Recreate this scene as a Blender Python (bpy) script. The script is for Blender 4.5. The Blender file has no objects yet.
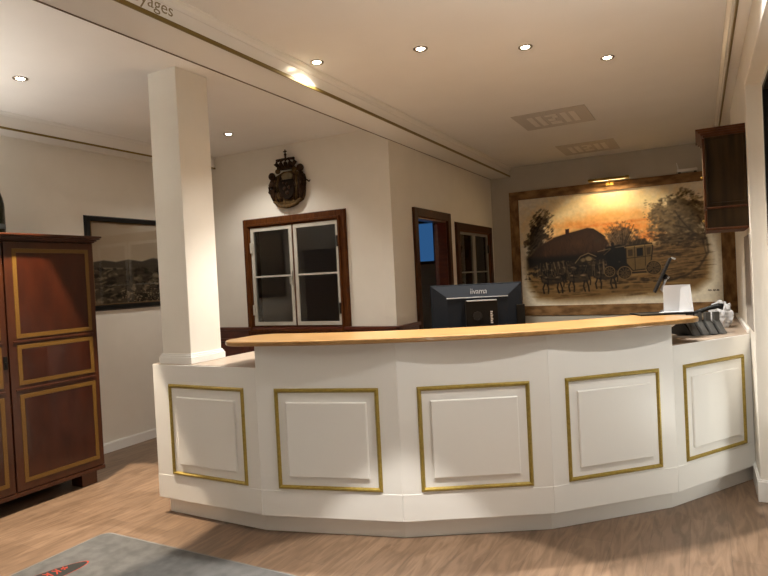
import bpy, bmesh, math, random
import numpy as np
from mathutils import Vector, Matrix, noise as mnoise
random.seed(7); rng = np.random.default_rng(7)
S = bpy.context.scene
COL = S.collection
PI = math.pi

# ------------------------------------------------------------------ helpers
def lin(c):
    return tuple((x/12.92 if x <= 0.04045 else ((x+0.055)/1.055)**2.4) for x in c)

class MB:
    """collects shapes in world coordinates, then links them as ONE mesh object"""
    def __init__(s): s.v = []; s.f = []
    def add(s, vs, fs, M=None):
        o = len(s.v)
        s.v += [tuple(M @ Vector(v)) if M else tuple(v) for v in vs]
        s.f += [tuple(i+o for i in f) for f in fs]
        return s
    def box(s, a, b, M=None):
        x0, x1 = sorted((a[0], b[0])); y0, y1 = sorted((a[1], b[1])); z0, z1 = sorted((a[2], b[2]))
        vs = [(x0,y0,z0),(x1,y0,z0),(x1,y1,z0),(x0,y1,z0),(x0,y0,z1),(x1,y0,z1),(x1,y1,z1),(x0,y1,z1)]
        return s.add(vs, [(3,2,1,0),(4,5,6,7),(0,1,5,4),(1,2,6,5),(2,3,7,6),(3,0,4,7)], M)
    def prism(s, poly, z0, z1, M=None):
        n = len(poly)
        vs = [(p[0],p[1],z0) for p in poly]+[(p[0],p[1],z1) for p in poly]
        fs = [tuple(range(n-1,-1,-1)), tuple(range(n,2*n))]+[(i,(i+1)%n,(i+1)%n+n,i+n) for i in range(n)]
        return s.add(vs, fs, M)
    def lathe(s, prof, n=24, M=None):
        vs = []; fs = []
        for r, z in prof:
            for k in range(n):
                a = 2*PI*k/n; vs.append((r*math.cos(a), r*math.sin(a), z))
        for i in range(len(prof)-1):
            for k in range(n):
                k2 = (k+1) % n
                fs.append((i*n+k, i*n+k2, (i+1)*n+k2, (i+1)*n+k))
        fs.append(tuple(range(n-1,-1,-1))); fs.append(tuple((len(prof)-1)*n+k for k in range(n)))
        return s.add(vs, fs, M)
    def tube(s, pts, r, n=10, M=None):
        pts = [Vector(p) for p in pts]; rs = r if isinstance(r,(list,tuple)) else [r]*len(pts)
        vs = []; fs = []
        up = Vector((0,0,1))
        for i, p in enumerate(pts):
            d = (pts[min(i+1,len(pts)-1)]-pts[max(i-1,0)]).normalized()
            a = d.cross(up)
            if a.length < 1e-3: a = d.cross(Vector((1,0,0)))
            a.normalize(); b = d.cross(a)
            for k in range(n):
                t = 2*PI*k/n; vs.append(tuple(p+(a*math.cos(t)+b*math.sin(t))*rs[i]))
        for i in range(len(pts)-1):
            for k in range(n):
                k2 = (k+1) % n; fs.append((i*n+k, i*n+k2, (i+1)*n+k2, (i+1)*n+k))
        fs.append(tuple(range(n-1,-1,-1))); fs.append(tuple((len(pts)-1)*n+k for k in range(n)))
        return s.add(vs, fs, M)
    def ball(s, c, r, n=14, m=9, M=None):
        r = r if isinstance(r,(tuple,list)) else (r,r,r)
        vs = [(c[0],c[1],c[2]+r[2])]
        for i in range(1, m):
            t = PI*i/m
            for k in range(n):
                a = 2*PI*k/n
                vs.append((c[0]+r[0]*math.sin(t)*math.cos(a), c[1]+r[1]*math.sin(t)*math.sin(a), c[2]+r[2]*math.cos(t)))
        vs.append((c[0],c[1],c[2]-r[2])); fs = []
        for k in range(n):
            k2 = (k+1) % n
            fs.append((0, 1+k, 1+k2))
            for i in range(m-2): fs.append((1+i*n+k, 1+(i+1)*n+k, 1+(i+1)*n+k2, 1+i*n+k2))
            fs.append((len(vs)-1, 1+(m-2)*n+k2, 1+(m-2)*n+k))
        return s.add(vs, fs, M)
    def frame(s, x0, x1, z0, z1, w, d0, d1, M=None, chamfer=0.0):
        """rectangular ring in the local x/z plane, from depth d0 to d1 along local y"""
        o = [(x0,z0),(x1,z0),(x1,z1),(x0,z1)]; i = [(x0+w,z0+w),(x1-w,z0+w),(x1-w,z1-w),(x0+w,z1-w)]
        c = chamfer
        o2 = [(x0+c,z0+c),(x1-c,z0+c),(x1-c,z1-c),(x0+c,z1-c)]; i2 = [(x0+w-c,z0+w-c),(x1-w+c,z0+w-c),(x1-w+c,z1-w+c),(x0+w-c,z1-w+c)]
        vs = [(p[0],d0,p[1]) for p in o]+[(p[0],d0,p[1]) for p in i]+[(p[0],d1,p[1]) for p in o2]+[(p[0],d1,p[1]) for p in i2]
        fs = []
        for k in range(4):
            q = (k+1) % 4
            fs += [(k,q,4+q,4+k)[::-1], (8+k,8+q,12+q,12+k), (k,q,8+q,8+k), (4+k,12+k,12+q,4+q)]
        return s.add(vs, fs, M)
    def build(s, name, mat, parent=None, smooth=False, bevel=0.0, kind=None, seg=2, sub=0):
        me = bpy.data.meshes.new(name)
        base = Vector((0,0,0))
        if parent is not None: base = WL[parent.name]
        else:
            a = np.array(s.v); base = Vector(((a[:,0].min()+a[:,0].max())/2, (a[:,1].min()+a[:,1].max())/2, a[:,2].min()))
        me.from_pydata([tuple(Vector(v)-base) for v in s.v], [], s.f)
        bm = bmesh.new(); bm.from_mesh(me); bmesh.ops.recalc_face_normals(bm, faces=bm.faces); bm.to_mesh(me); bm.free()
        me.materials.append(mat)
        o = bpy.data.objects.new(name, me); COL.objects.link(o)
        if parent is not None: o.parent = parent
        else: o.location = base
        WL[o.name] = base
        if smooth:
            for p in me.polygons: p.use_smooth = True
        if bevel:
            b = o.modifiers.new('bevel','BEVEL'); b.width = bevel; b.segments = seg; b.limit_method = 'ANGLE'; b.angle_limit = math.radians(40)
        if sub:
            b = o.modifiers.new('subd','SUBSURF'); b.levels = sub; b.render_levels = sub
        if kind: o['kind'] = kind
        return o
WL = {}
def thing(name, label, cat, loc, group=None):
    o = bpy.data.objects.new(name, None); COL.objects.link(o); o.location = loc
    o.empty_display_size = 0.1
    o['label'] = label; o['category'] = cat
    if group: o['group'] = group
    WL[o.name] = Vector(loc); return o
def tag(o, label, cat, group=None):
    o['label'] = label; o['category'] = cat
    if group: o['group'] = group
    return o
def sroot(name, loc):
    o = bpy.data.objects.new(name, None); COL.objects.link(o); o.location = loc; o['kind'] = 'structure'
    WL[o.name] = Vector(loc); return o
def text_mesh(name, body, size, mat, M, parent, extrude=0.001, width=None, shear=0.0):
    cu = bpy.data.curves.new(name+'_curve','FONT'); cu.body = body; cu.size = size; cu.extrude = extrude; cu.align_x = 'CENTER'; cu.shear = shear
    t = bpy.data.objects.new(name+'_tmp', cu); COL.objects.link(t)
    dg = bpy.context.evaluated_depsgraph_get(); dg.update()
    me = bpy.data.meshes.new_from_object(t.evaluated_get(dg))
    bpy.data.objects.remove(t)
    vs = [v.co.copy() for v in me.vertices]
    if width:
        w = max(v.x for v in vs)-min(v.x for v in vs)
        for v in vs: v.x *= width/w
    fs = [tuple(p.vertices) for p in me.polygons]
    mb = MB(); mb.add(vs, fs, M)
    return mb.build(name, mat, parent)

# ------------------------------------------------------------------ materials
def mat(name, col, rough=0.5, metal=0.0, spec=0.5, coat=0.0):
    m = bpy.data.materials.new(name); m.use_nodes = True
    b = m.node_tree.nodes['Principled BSDF']
    b.inputs['Base Color'].default_value = (*col, 1); b.inputs['Roughness'].default_value = rough
    b.inputs['Metallic'].default_value = metal; b.inputs['Specular IOR Level'].default_value = spec
    b.inputs['Coat Weight'].default_value = coat
    return m
def nodes(m): return m.node_tree.nodes, m.node_tree.links, m.node_tree.nodes['Principled BSDF']
def noisy(name, c1, c2, scale=(1,1,1), ns=4, rough=0.5, bump=0.0, detail=4, coat=0.0, metal=0.0, p0=0.35, p1=0.65):
    """two-tone material driven by stretched noise in object space"""
    m = mat(name, c1, rough, metal, coat=coat); n, l, b = nodes(m)
    tc = n.new('ShaderNodeTexCoord'); mp = n.new('ShaderNodeMapping'); mp.inputs['Scale'].default_value = scale
    nz = n.new('ShaderNodeTexNoise'); nz.inputs['Scale'].default_value = ns; nz.inputs['Detail'].default_value = detail
    rp = n.new('ShaderNodeValToRGB'); e = rp.color_ramp.elements
    e[0].position = p0; e[1].position = p1; e[0].color = (*c1,1); e[1].color = (*c2,1)
    l.new(tc.outputs['Object'], mp.inputs[0]); l.new(mp.outputs[0], nz.inputs['Vector']); l.new(nz.outputs['Fac'], rp.inputs[0]); l.new(rp.outputs[0], b.inputs['Base Color'])
    if bump:
        bp = n.new('ShaderNodeBump'); bp.inputs['Strength'].default_value = bump; bp.inputs['Distance'].default_value = 0.01
        l.new(nz.outputs['Fac'], bp.inputs['Height']); l.new(bp.outputs[0], b.inputs['Normal'])
    return m
def emit(name, col, strength):
    m = bpy.data.materials.new(name); m.use_nodes = True; n = m.node_tree.nodes; n.clear()
    e = n.new('ShaderNodeEmission'); o = n.new('ShaderNodeOutputMaterial'); e.inputs[0].default_value = (*col,1); e.inputs[1].default_value = strength
    m.node_tree.links.new(e.outputs[0], o.inputs[0]); return m
def glass(name, tint=(0.9,0.93,0.92), gloss=1.0):
    m = bpy.data.materials.new(name); m.use_nodes = True; n = m.node_tree.nodes; l = m.node_tree.links; n.clear()
    o = n.new('ShaderNodeOutputMaterial'); t = n.new('ShaderNodeBsdfTransparent'); g = n.new('ShaderNodeBsdfGlossy'); mx = n.new('ShaderNodeMixShader'); f = n.new('ShaderNodeFresnel')
    t.inputs[0].default_value = (*tint,1); g.inputs['Roughness'].default_value = 0.01; f.inputs[0].default_value = 1.5
    k = n.new('ShaderNodeMath'); k.operation = 'MULTIPLY'; k.inputs[1].default_value = gloss
    l.new(f.outputs[0], k.inputs[0]); l.new(k.outputs[0], mx.inputs[0]); l.new(t.outputs[0], mx.inputs[1]); l.new(g.outputs[0], mx.inputs[2]); l.new(mx.outputs[0], o.inputs[0]); return m
def painted(name, rough=0.6):
    m = mat(name, (.8,.8,.8), rough, spec=0.15); n, l, b = nodes(m)
    a = n.new('ShaderNodeVertexColor'); a.layer_name = 'paint'; l.new(a.outputs[0], b.inputs['Base Color']); return m

M_wall = noisy('cream wall paint', (.79,.75,.675), (.81,.77,.695), (1,1,1), 6, 0.75, 0.02)
M_ceil = noisy('white ceiling paint', (.85,.83,.80), (.87,.85,.82), (1,1,1), 3, 0.8)
M_beam = mat('white satin trim paint', (.84,.82,.78), 0.24)
M_desk = mat('ivory satin furniture paint', (.86,.85,.82), 0.38)
M_deskp = mat('white skirting paint', (.85,.835,.80), 0.4)
M_gold = noisy('old gold paint', (.30,.21,.036), (.38,.275,.055), (1,1,1), 60, 0.4, metal=0.35)
M_gold2 = mat('dull gold line', (.20,.135,.03), 0.4, 0.4)
M_gold3 = mat('thin brown line', (.13,.085,.045), 0.5)
M_lowtop = noisy('pale oak worktop', (.37,.285,.215), (.43,.34,.265), (1,12,1), 5, 0.35)
M_cas = noisy('brown stained window wood', (.070,.021,.005), (.120,.039,.009), (3,3,0.4), 22, 0.5)
M_cas2 = noisy('dark brown door wood', (.034,.011,.0035), (.062,.021,.006), (3,3,0.4), 22, 0.5)
M_maho = noisy('red mahogany panel', (.075,.014,.007), (.125,.026,.011), (1,1,6), 6, 0.32, coat=0.2)
M_mahodoor = noisy('polished mahogany veneer', (.027,.0045,.0014), (.046,.0085,.0024), (3,1,0.35), 9, 0.28, coat=0.35)
M_cab = noisy('reddish cabinet wood', (.040,.0090,.0024), (.060,.0150,.004), (3,1,0.35), 9, 0.33, coat=0.2)
M_inlay = noisy('ochre inlay strip', (.125,.062,.010), (.165,.084,.016), (6,6,6), 20, 0.35)
M_black = mat('black plastic', (.007,.007,.007), 0.45, spec=0.25)
M_dark = mat('dark void', (.01,.01,.01), 0.8)
M_grey = mat('dark grey plastic', (.085,.082,.077), 0.5, spec=0.3)
M_mon = mat('slate blue-black plastic', (.0075,.009,.012), 0.6, spec=0.10)
M_monb = mat('brown-black plastic', (.006,.0045,.003), 0.6, spec=0.08)
M_silver = mat('silver plastic', (.55,.55,.56), 0.3, 0.6)
M_white = mat('white plastic', (.80,.79,.78), 0.45)
M_paper = mat('white paper', (.52,.525,.54), 0.9, spec=0.1)
M_winwhite = noisy('white window paint', (.60,.575,.51), (.52,.495,.43), (1,1,1), 9, 0.45)
M_hinge = mat('black iron', (.012,.011,.010), 0.5, 0.6)
M_chrome = mat('chrome', (.7,.7,.7), 0.2, 1.0)
M_brass = mat('brass', (.55,.36,.08), 0.3, 0.9)
M_glass = glass('window glass', (.84,.85,.84), 1.0)
M_glass2 = glass('picture glass', (.97,.97,.97), 0.35)
M_crest = noisy('dark carved oak', (.018,.008,.0035), (.046,.022,.009), (1,1,1), 40, 0.6, 0.3)
M_crest2 = noisy('gilded brown carving', (.045,.024,.008), (.115,.066,.021), (1,1,1), 40, 0.55, 0.3)
M_crest3 = mat('blackened shield', (.012,.007,.004), 0.7, spec=0.05)
M_plank = noisy('rough sawn brown board', (.15,.080,.034), (.34,.195,.088), (2.2,2.2,5), 3.2, 0.7, 0.25, 6)
M_plankv = noisy('rough sawn brown upright', (.15,.080,.034), (.34,.195,.088), (5,5,2.2), 3.2, 0.7, 0.25, 6)
M_hutch = noisy('walnut side panel', (.016,.0085,.002), (.034,.0185,.005), (4,1,0.4), 7, 0.6)
M_hutch2 = noisy('walnut moulding', (.055,.017,.005), (.085,.029,.008), (1,1,1), 20, 0.5)
M_rough = noisy('rough grey finish', (.30,.27,.235), (.38,.34,.30), (1,1,1), 18, 0.95, 0.3)
M_mat = noisy('grey carpet pile', (.070,.068,.066), (.102,.099,.096), (1,1,1), 14, 1.0, 0.15, 6)
M_matedge = mat('grey rubber edge', (.16,.155,.15), 0.8)
M_logo_black = mat('black mat print', (.014,.013,.011), 0.95)
M_logo_red = mat('red mat print', (.30,.03,.012), 0.95)
M_bottle = mat('dark green bottle glass', (.010,.011,.004), 0.2)
M_foil = mat('black foil', (.02,.018,.012), 0.4)
M_tag = mat('grey blue bottle label', (.07,.08,.08), 0.6)
M_vent = mat('grey vent plastic', (.58,.54,.50), 0.5)
M_vent2 = mat('pale vent slat', (.80,.76,.71), 0.5)
M_curtain = noisy('olive curtain cloth', (.42,.36,.19), (.52,.45,.26), (1,1,1), 9, 0.9)
M_lamp = emit('downlight glow', (1.0,.86,.62), 40)
M_bulb = emit('picture lamp glow', (1.0,.68,.28), 2.5)
M_blue = emit('dusk blue window', (.055,.20,.50), 0.34)
M_ring = mat('downlight ring', (.30,.26,.21), 0.35, 0.6)
M_letter = mat('grey gold lettering', (.25,.20,.11), 0.5, 0.2)

def floor_mat():
    m = mat('oak laminate floor', (.3,.2,.13), 0.42); n, l, b = nodes(m)
    tc = n.new('ShaderNodeTexCoord'); mp = n.new('ShaderNodeMapping'); mp.inputs['Rotation'].default_value = (0,0,PI/2)
    br = n.new('ShaderNodeTexBrick'); br.inputs['Scale'].default_value = 1.0; br.inputs['Brick Width'].default_value = 1.3; br.inputs['Row Height'].default_value = 0.19
    br.inputs['Mortar Size'].default_value = 0.0012; br.offset = 0.37; br.inputs['Color1'].default_value = (.215,.139,.088,1); br.inputs['Color2'].default_value = (.165,.105,.066,1); br.inputs['Mortar'].default_value = (.12,.08,.055,1)
    br.inputs['Mortar Smooth'].default_value = 0.1
    l.new(tc.outputs['Object'], mp.inputs[0]); l.new(mp.outputs[0], br.inputs['Vector'])
    mp2 = n.new('ShaderNodeMapping'); mp2.inputs['Scale'].default_value = (9,1.3,1); l.new(tc.outputs['Object'], mp2.inputs[0])
    nz = n.new('ShaderNodeTexNoise'); nz.inputs['Scale'].default_value = 2.2; nz.inputs['Detail'].default_value = 7; nz.inputs['Distortion'].default_value = 1.7; l.new(mp2.outputs[0], nz.inputs['Vector'])
    rp = n.new('ShaderNodeValToRGB'); rp.color_ramp.elements[0].position = .36; rp.color_ramp.elements[1].position = .62
    rp.color_ramp.elements[0].color = (.70,.67,.64,1); rp.color_ramp.elements[1].color = (1.12,1.12,1.12,1); l.new(nz.outputs['Fac'], rp.inputs[0])
    mx = n.new('ShaderNodeMix'); mx.data_type = 'RGBA'; mx.blend_type = 'MULTIPLY'; mx.inputs['Factor'].default_value = 1
    l.new(br.outputs['Color'], mx.inputs['A']); l.new(rp.outputs[0], mx.inputs['B']); l.new(mx.outputs['Result'], b.inputs['Base Color'])
    return m
M_floor = floor_mat()
def top_mat():
    m = mat('varnished beech counter wood', (.6,.36,.15), 0.3, coat=0.25); n, l, b = nodes(m)
    tc = n.new('ShaderNodeTexCoord'); sp = n.new('ShaderNodeSeparateXYZ'); l.new(tc.outputs['Object'], sp.inputs[0])
    mp = n.new('ShaderNodeMapping'); mp.inputs['Rotation'].default_value = (0,0,math.radians(-28)); mp.inputs['Scale'].default_value = (0.9,9,9); l.new(tc.outputs['Object'], mp.inputs[0])
    nz = n.new('ShaderNodeTexNoise'); nz.inputs['Scale'].default_value = 4; nz.inputs['Detail'].default_value = 5; l.new(mp.outputs[0], nz.inputs['Vector'])
    rp = n.new('ShaderNodeValToRGB'); e = rp.color_ramp.elements; e[0].position = .3; e[1].position = .7
    e[0].color = (.30,.16,.055,1); e[1].color = (.46,.265,.10,1)
    l.new(nz.outputs['Fac'], rp.inputs[0]); l.new(rp.outputs[0], b.inputs['Base Color']); return m
M_top = top_mat()

for m_ in (M_hutch,M_hutch2,M_crest,M_crest2,M_cas,M_cas2,M_plank,M_plankv): m_.node_tree.nodes['Principled BSDF'].inputs['Specular IOR Level'].default_value = 0.12

# ------------------------------------------------------------------ key dimensions (metres)
ZC, ZS = 2.935, 2.807            # ceiling, underside of the boxed beam / cornices
XL, XR, XR2 = -4.95, 0.285, 0.56 # left wall, right wall, right wall behind the desk
YW, YB, YF = 5.03, 8.15, -4.0    # wall with the crest, picture wall, wall behind the viewer
XD = -2.55                       # wall with the door
BX = -2.27                       # beam face
def st(name, m, *boxes, bevel=0.0, parent=None):
    mb = MB()
    for a, b in boxes: mb.box(a, b)
    return mb.build(name, m, parent, bevel=bevel, kind=None if parent else 'structure')

st('floor', M_floor, ((-5.2,-4.2,-0.1),(1.2,8.4,0)))
st('ceiling', M_ceil, ((-5.2,-4.2,ZC),(1.2,8.4,ZC+0.1)))
st('wall_left', M_wall, ((XL-0.12,YF,0),(XL,YB+.1,ZC)))
st('wall_front', M_wall, ((-5.2,YF-0.12,0),(1.0,YF,ZC)))
# picture wall, with the blue window of the back room at its far left
wx0, wx1, wz0, wz1 = -3.95, -3.44, 1.70, 2.30
M_wallb = noisy('dimmed back wall paint', (.52,.48,.41), (.54,.50,.43), (1,1,1), 6, 0.75, 0.02)  # wall paint darkened to imitate the dim far end of the room
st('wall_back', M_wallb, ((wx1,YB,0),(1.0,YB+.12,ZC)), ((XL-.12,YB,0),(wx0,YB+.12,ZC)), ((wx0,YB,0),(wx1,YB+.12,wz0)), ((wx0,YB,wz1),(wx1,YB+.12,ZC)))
# crest wall with window opening
cx0, cx1, cz0, cz1 = -4.262, -3.114, 1.045, 2.115
st('wall_crest_side', M_wall, ((XL,YW,0),(cx0,YW+.12,ZC)), ((cx1,YW,0),(XD-.12,YW+.12,ZC)), ((cx0,YW,0),(cx1,YW+.12,cz0)), ((cx0,YW,cz1),(cx1,YW+.12,ZC)))
# door wall: door and second window
dy0, dy1, dz1 = 5.575, 6.41, 2.12
ey0, ey1, ez0, ez1 = 6.755, 7.93, 1.0, 2.04
X0, X1 = XD-.12, XD
st('wall_door_side', M_wall, ((X0,YW,0),(X1,dy0,ZC)), ((X0,dy0,dz1),(X1,dy1,ZC)), ((X0,dy1,0),(X1,ey0,ZC)), ((X0,ey0,0),(X1,ey1,ez0)), ((X0,ey0,ez1),(X1,ey1,ZC)), ((X0,ey1,0),(X1,YB,ZC)))
# right walls, niche of the tall dark window
gy0, gy1, gz1 = 1.2, 4.31, 2.57
wr = st('wall_right', M_wall, ((XR,gy1,0),(1.0,6.1,ZC)), ((XR,YF,0),(1.0,gy0,ZC)), ((XR,gy0,gz1),(1.0,gy1,ZC)), ((.50,gy0,0),(1.0,gy1,.02)), ((XR2,6.1,0),(1.0,YB,ZC)), bevel=0.004)
# ragged rough grey patch on the right wall under the hanging cabinet
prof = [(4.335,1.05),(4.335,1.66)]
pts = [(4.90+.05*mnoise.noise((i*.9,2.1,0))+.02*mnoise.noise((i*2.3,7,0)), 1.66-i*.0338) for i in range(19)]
MB().prism([(y,z) for y,z in prof]+pts, 0, .004, Matrix(((0,0,-1,XR),(1,0,0,0),(0,1,0,0),(0,0,0,1)))).build('ragged_grey_patch', M_rough, wr)['label'] = 'ragged patch of rough grey finish'
# ceiling beam and boxed cornices
bm_ = st('ceiling_beam', M_beam, ((XD,YF,ZS),(BX,YB,ZC)), bevel=0.003)
MB().box((BX-.004,YF,ZS-.004),(BX+.007,YB,ZS+.017)).build('gold_moulding', M_gold2, bm_)
MB().box((XD-.004,YF,ZS-.004),(XD+.004,YB,ZS+.006)).build('edge_line', M_gold3, bm_)  # thin brown line along the beam's left lower edge
P = [(0,0),(.035,0),(.035,-.006),(.026,-.010),(.012,-.022),(.008,-.034),(.004,-.040),(0,-.040)]
MB().prism([(BX+a,ZC+b) for a,b in P], -YB, -YF, Matrix(((1,0,0,0),(0,0,-1,0),(0,1,0,0),(0,0,0,1)))).build('crown_moulding', M_beam, bm_)
XLc = -4.72
tl = st('trim_1', M_beam, ((XL,YF,ZS),(XLc,YW,ZC)), bevel=0.003)
MB().box((XLc-.004,YF,ZS-.004),(XLc+.006,YW,ZS+.012)).build('gold_moulding', M_gold2, tl)
MB().prism([(XLc+a*.8,ZC+b*.7) for a,b in P], -YW, -YF, Matrix(((1,0,0,0),(0,0,-1,0),(0,1,0,0),(0,0,0,1)))).build('crown_moulding', M_beam, tl)
tr = st('trim_2', M_beam, ((.22,YF,ZS),(XR+.001,6.1,ZC)), ((.22,6.1,ZS),(XR2,YB,ZC)), bevel=0.003)
MB().box((.213,YF,ZS-.004),(.224,YB,ZS+.017)).build('gold_moulding', M_gold2, tr)
MB().prism([(.22-a,ZC+b) for a,b in P], -YB, -YF, Matrix(((1,0,0,0),(0,0,-1,0),(0,1,0,0),(0,0,0,1)))).build('crown_moulding', M_beam, tr)
# lettering on the beam
text_mesh('lettering', 'Voyages', .088, M_letter, Matrix(((0,0,1,BX),(1,0,0,2.030),(0,1,0,2.850),(0,0,0,1))), bm_, .0006, .30, .12)
# column on the left end of the desk
LT = 1.005
cl = st('column', M_wall, ((-3.197,2.82,LT+.001),(-2.941,3.10,ZC)), bevel=0.004)
cs = MB().box((-3.215,2.802,LT+.001),(-2.923,3.118,LT+.045)); cs.box((-3.210,2.807,LT+.045),(-2.928,3.113,LT+.056)); cs.box((-3.204,2.813,LT+.056),(-2.934,3.107,LT+.066))
cs.build('column_skirting', M_deskp, cl, bevel=0.002)
# skirting boards
st('baseboard_left', M_deskp, ((XL,YF,0),(XL+.014,YW,.085)), ((XL,YF,.085),(XL+.008,YW,.093)), bevel=0.002)
def Lp(e, z0, z1): return ([(XR-e,4.75),(XR-e,gy1-e),(.392,gy1-e),(.392,gy1),(XR,gy1),(XR,4.75)], z0, z1)
MB().prism(*Lp(.016,0,.125)).prism(*Lp(.009,.125,.135)).build('baseboard_right', M_deskp, kind='structure')
# mahogany dado under the crest window and round to the door
dd = st('trim_3', M_maho, ((XL+.02,YW-.022,0),(XD,YW,1.01)), ((XD,YW-.052,0),(XD+.022,dy0-.09,1.01)))
MB().box((XL+.02,YW-.05,1.01),(XD+.05,YW,1.042)).box((XD,YW-.05,1.01),(XD+.05,dy0-.095,1.042)).build('dado_rail', M_maho, dd, bevel=0.006)
for k in range(5):
    a = XL+.12+k*.46
    MB().frame(a,a+.40,.14,.92,.035,YW-.022,YW-.032, chamfer=.006).build('panel_moulding', M_maho, dd)

# ------------------------------------------------------------------ windows and door
def casement(root, M, x0, x1, z0, z1, nrow, fr, white, hinge_side, pane_mat, name='casement'):
    """one window wing in the local x/z plane (outside = +y)"""
    c = MB().frame(x0,x1,z0,z1,fr,-.018,.018,M,.004).build(name, white, root)
    h = (z1-z0-2*fr)/nrow
    for r in range(1,nrow):
        z = z0+fr+r*h
        MB().box((x0+fr,-.014,z-.009),(x1-fr,.014,z+.009),M).build('glazing_bar', white, c)
    for r in range(nrow):
        MB().box((x0+fr,-.002,z0+fr+r*h),(x1-fr,.002,z0+fr+(r+1)*h),M).build('pane', pane_mat, c)
    xh = x0+.012 if hinge_side < 0 else x1-.012
    for z in (z0+.16*(z1-z0), z0+.80*(z1-z0)):
        MB().box((xh-.014,-.034,z-.055),(xh+.014,-.018,z+.055),M).build('hinge', M_hinge if hinge_side > 0 else white, c)
    return c
# window_1: crest window
w1 = sroot('window_1', (-3.69,YW,1.045))
MB().frame(-4.346,-3.049,cz0-.10,2.205,.10,YW,YW-.035,None,.010).build('outer_casing', M_cas, w1)
MB().frame(-4.292,-3.104,cz0-.05,2.145,.030,YW-.02,YW-.055,None,.006).build('casing_bead', M_cas, w1)
MB().frame(cx0,cx1,cz0,cz1,.022,YW+.11,YW-.02).build('window_frame', M_cas, w1)
Mw = Matrix.Translation((0,YW-.012,0))
ca = casement(w1, Mw, -4.243, -3.700, 1.06, 2.098, 2, .038, M_winwhite, -1, M_glass)
cb = casement(w1, Mw, -3.679, -3.130, 1.06, 2.098, 2, .038, M_winwhite, 1, M_glass)
MB().box((-3.700,YW-.022,1.06),(-3.679,YW+.01,2.098)).build('centre_post', M_cas, w1)
MB().box((-3.725,YW-.045,1.50),(-3.707,YW-.03,1.62)).tube([(-3.716,YW-.044,1.56),(-3.716,YW-.07,1.56),(-3.716,YW-.07,1.49)],.006).build('handle', M_winwhite, cb)
# door_1
d1 = sroot('door_1', (XD,5.99,0))
cs = MB()
for y0, y1 in ((dy0-.085,dy0+.005),(dy1-.005,dy1+.085)):
    cs.box((XD-.005,y0,0),(XD+.028,y1,dz1+.085)); 
cs.box((XD-.005,dy0+.005,dz1-.005),(XD+.028,dy1-.005,dz1+.085)); cs.build('door_casing', M_cas2, d1, bevel=.005)
MB().box((XD-.125,dy0-.001,0),(XD+.0,dy0+.022,dz1)).box((XD-.125,dy1-.022,0),(XD,dy1+.001,dz1)).box((XD-.125,dy0,dz1-.022),(XD,dy1,dz1+.001)).build('door_jamb', M_maho, d1)
Ml = Matrix.Translation((XD-.125,dy1-.03,0)) @ Matrix.Rotation(math.radians(-68),4,'Z')
lf = MB().box((-.80,-.02,.01),(0,.02,dz1-.03),Ml).build('door_leaf', M_maho, d1, bevel=.003)
for z0, z1 in ((.15,.95),(1.05,1.95)): MB().frame(-.70,-.10,z0,z1,.03,-.02,-.028,Ml,.006).build('leaf_moulding', M_maho, lf)
MB().tube([(-.74,-.02,1.02),(-.74,-.06,1.02),(-.64,-.06,1.02)],.009,10,Ml).build('door_handle', M_brass, lf)
# window_2 in the door wall
w2 = sroot('window_2', (XD,7.34,1.0))
Mr = Matrix(((0,-1,0,XD),(1,0,0,0),(0,0,1,0),(0,0,0,1)))   # local x -> world y, local -y -> world +x
MB().frame(6.665,8.02,ez0-.09,2.128,.10,0,-.032,Mr,.010).build('outer_casing', M_cas2, w2)
MB().frame(ey0,ey1,ez0,ez1,.022,.11,-.02,Mr).build('window_frame', M_cas, w2)
Mr2 = Matrix.Translation((-.02,0,0)) @ Mr
M_w2w = noisy('worn grey window paint', (.20,.19,.16), (.27,.25,.21), (1,1,1), 9, 0.5)
for (a, b, hs) in ((6.78,7.325,-1),(7.36,7.905,1)):
    casement(w2, Mr2, a, b, 1.02, 2.02, 2, .032, M_w2w, hs, M_glass)
MB().box((7.325,-.02,1.02),(7.36,.02,2.02),Mr2).build('centre_post', M_w2w, w2)
def curtain(name, a, b, label):
    n = 60; vs = []; fs = []
    for i in range(n+1):
        y = a+(b-a)*i/n; d = .018*math.sin(i*1.15)+.006*math.sin(i*.41)
        vs += [(XD-.072+d,y,1.026),(XD-.072+d*.8,y,2.0),(XD-.066+d,y,1.026),(XD-.066+d*.8,y,2.0)]
    for i in range(n):
        k = 4*i; fs += [(k,k+4,k+5,k+1),(k+2,k+3,k+7,k+6),(k+1,k+5,k+7,k+3),(k,k+2,k+6,k+4)]
    fs += [(0,1,3,2),(4*n,4*n+2,4*n+3,4*n+1)]
    o = MB().add(vs,fs).build(name, M_curtain, smooth=True)
    return tag(o, label, 'curtain', 'curtains behind the window beside the doorway')
curtain('curtain', 6.785, 7.335, 'olive pleated curtain behind the left wing of the window beside the doorway')
curtain('curtain', 7.345, 7.90, 'olive pleated curtain behind the right wing of the window beside the doorway')
MB().tube([(XD-.072,6.756,2.009),(XD-.072,7.929,2.009)],.006).build('curtain_rod', M_brass, w2)
# window_3: blue dusk window in the back room
w3 = sroot('window_3', ((wx0+wx1)/2,YB,wz0))
MB().frame(wx0-.03,wx1+.03,wz0-.03,wz1+.03,.05,YB+.03,YB-.02,None,.005).build('window_frame', M_cas, w3)
MB().box((wx0,YB+.05,wz0),(wx1,YB+.06,wz1)).build('pane', M_blue, w3)
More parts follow.
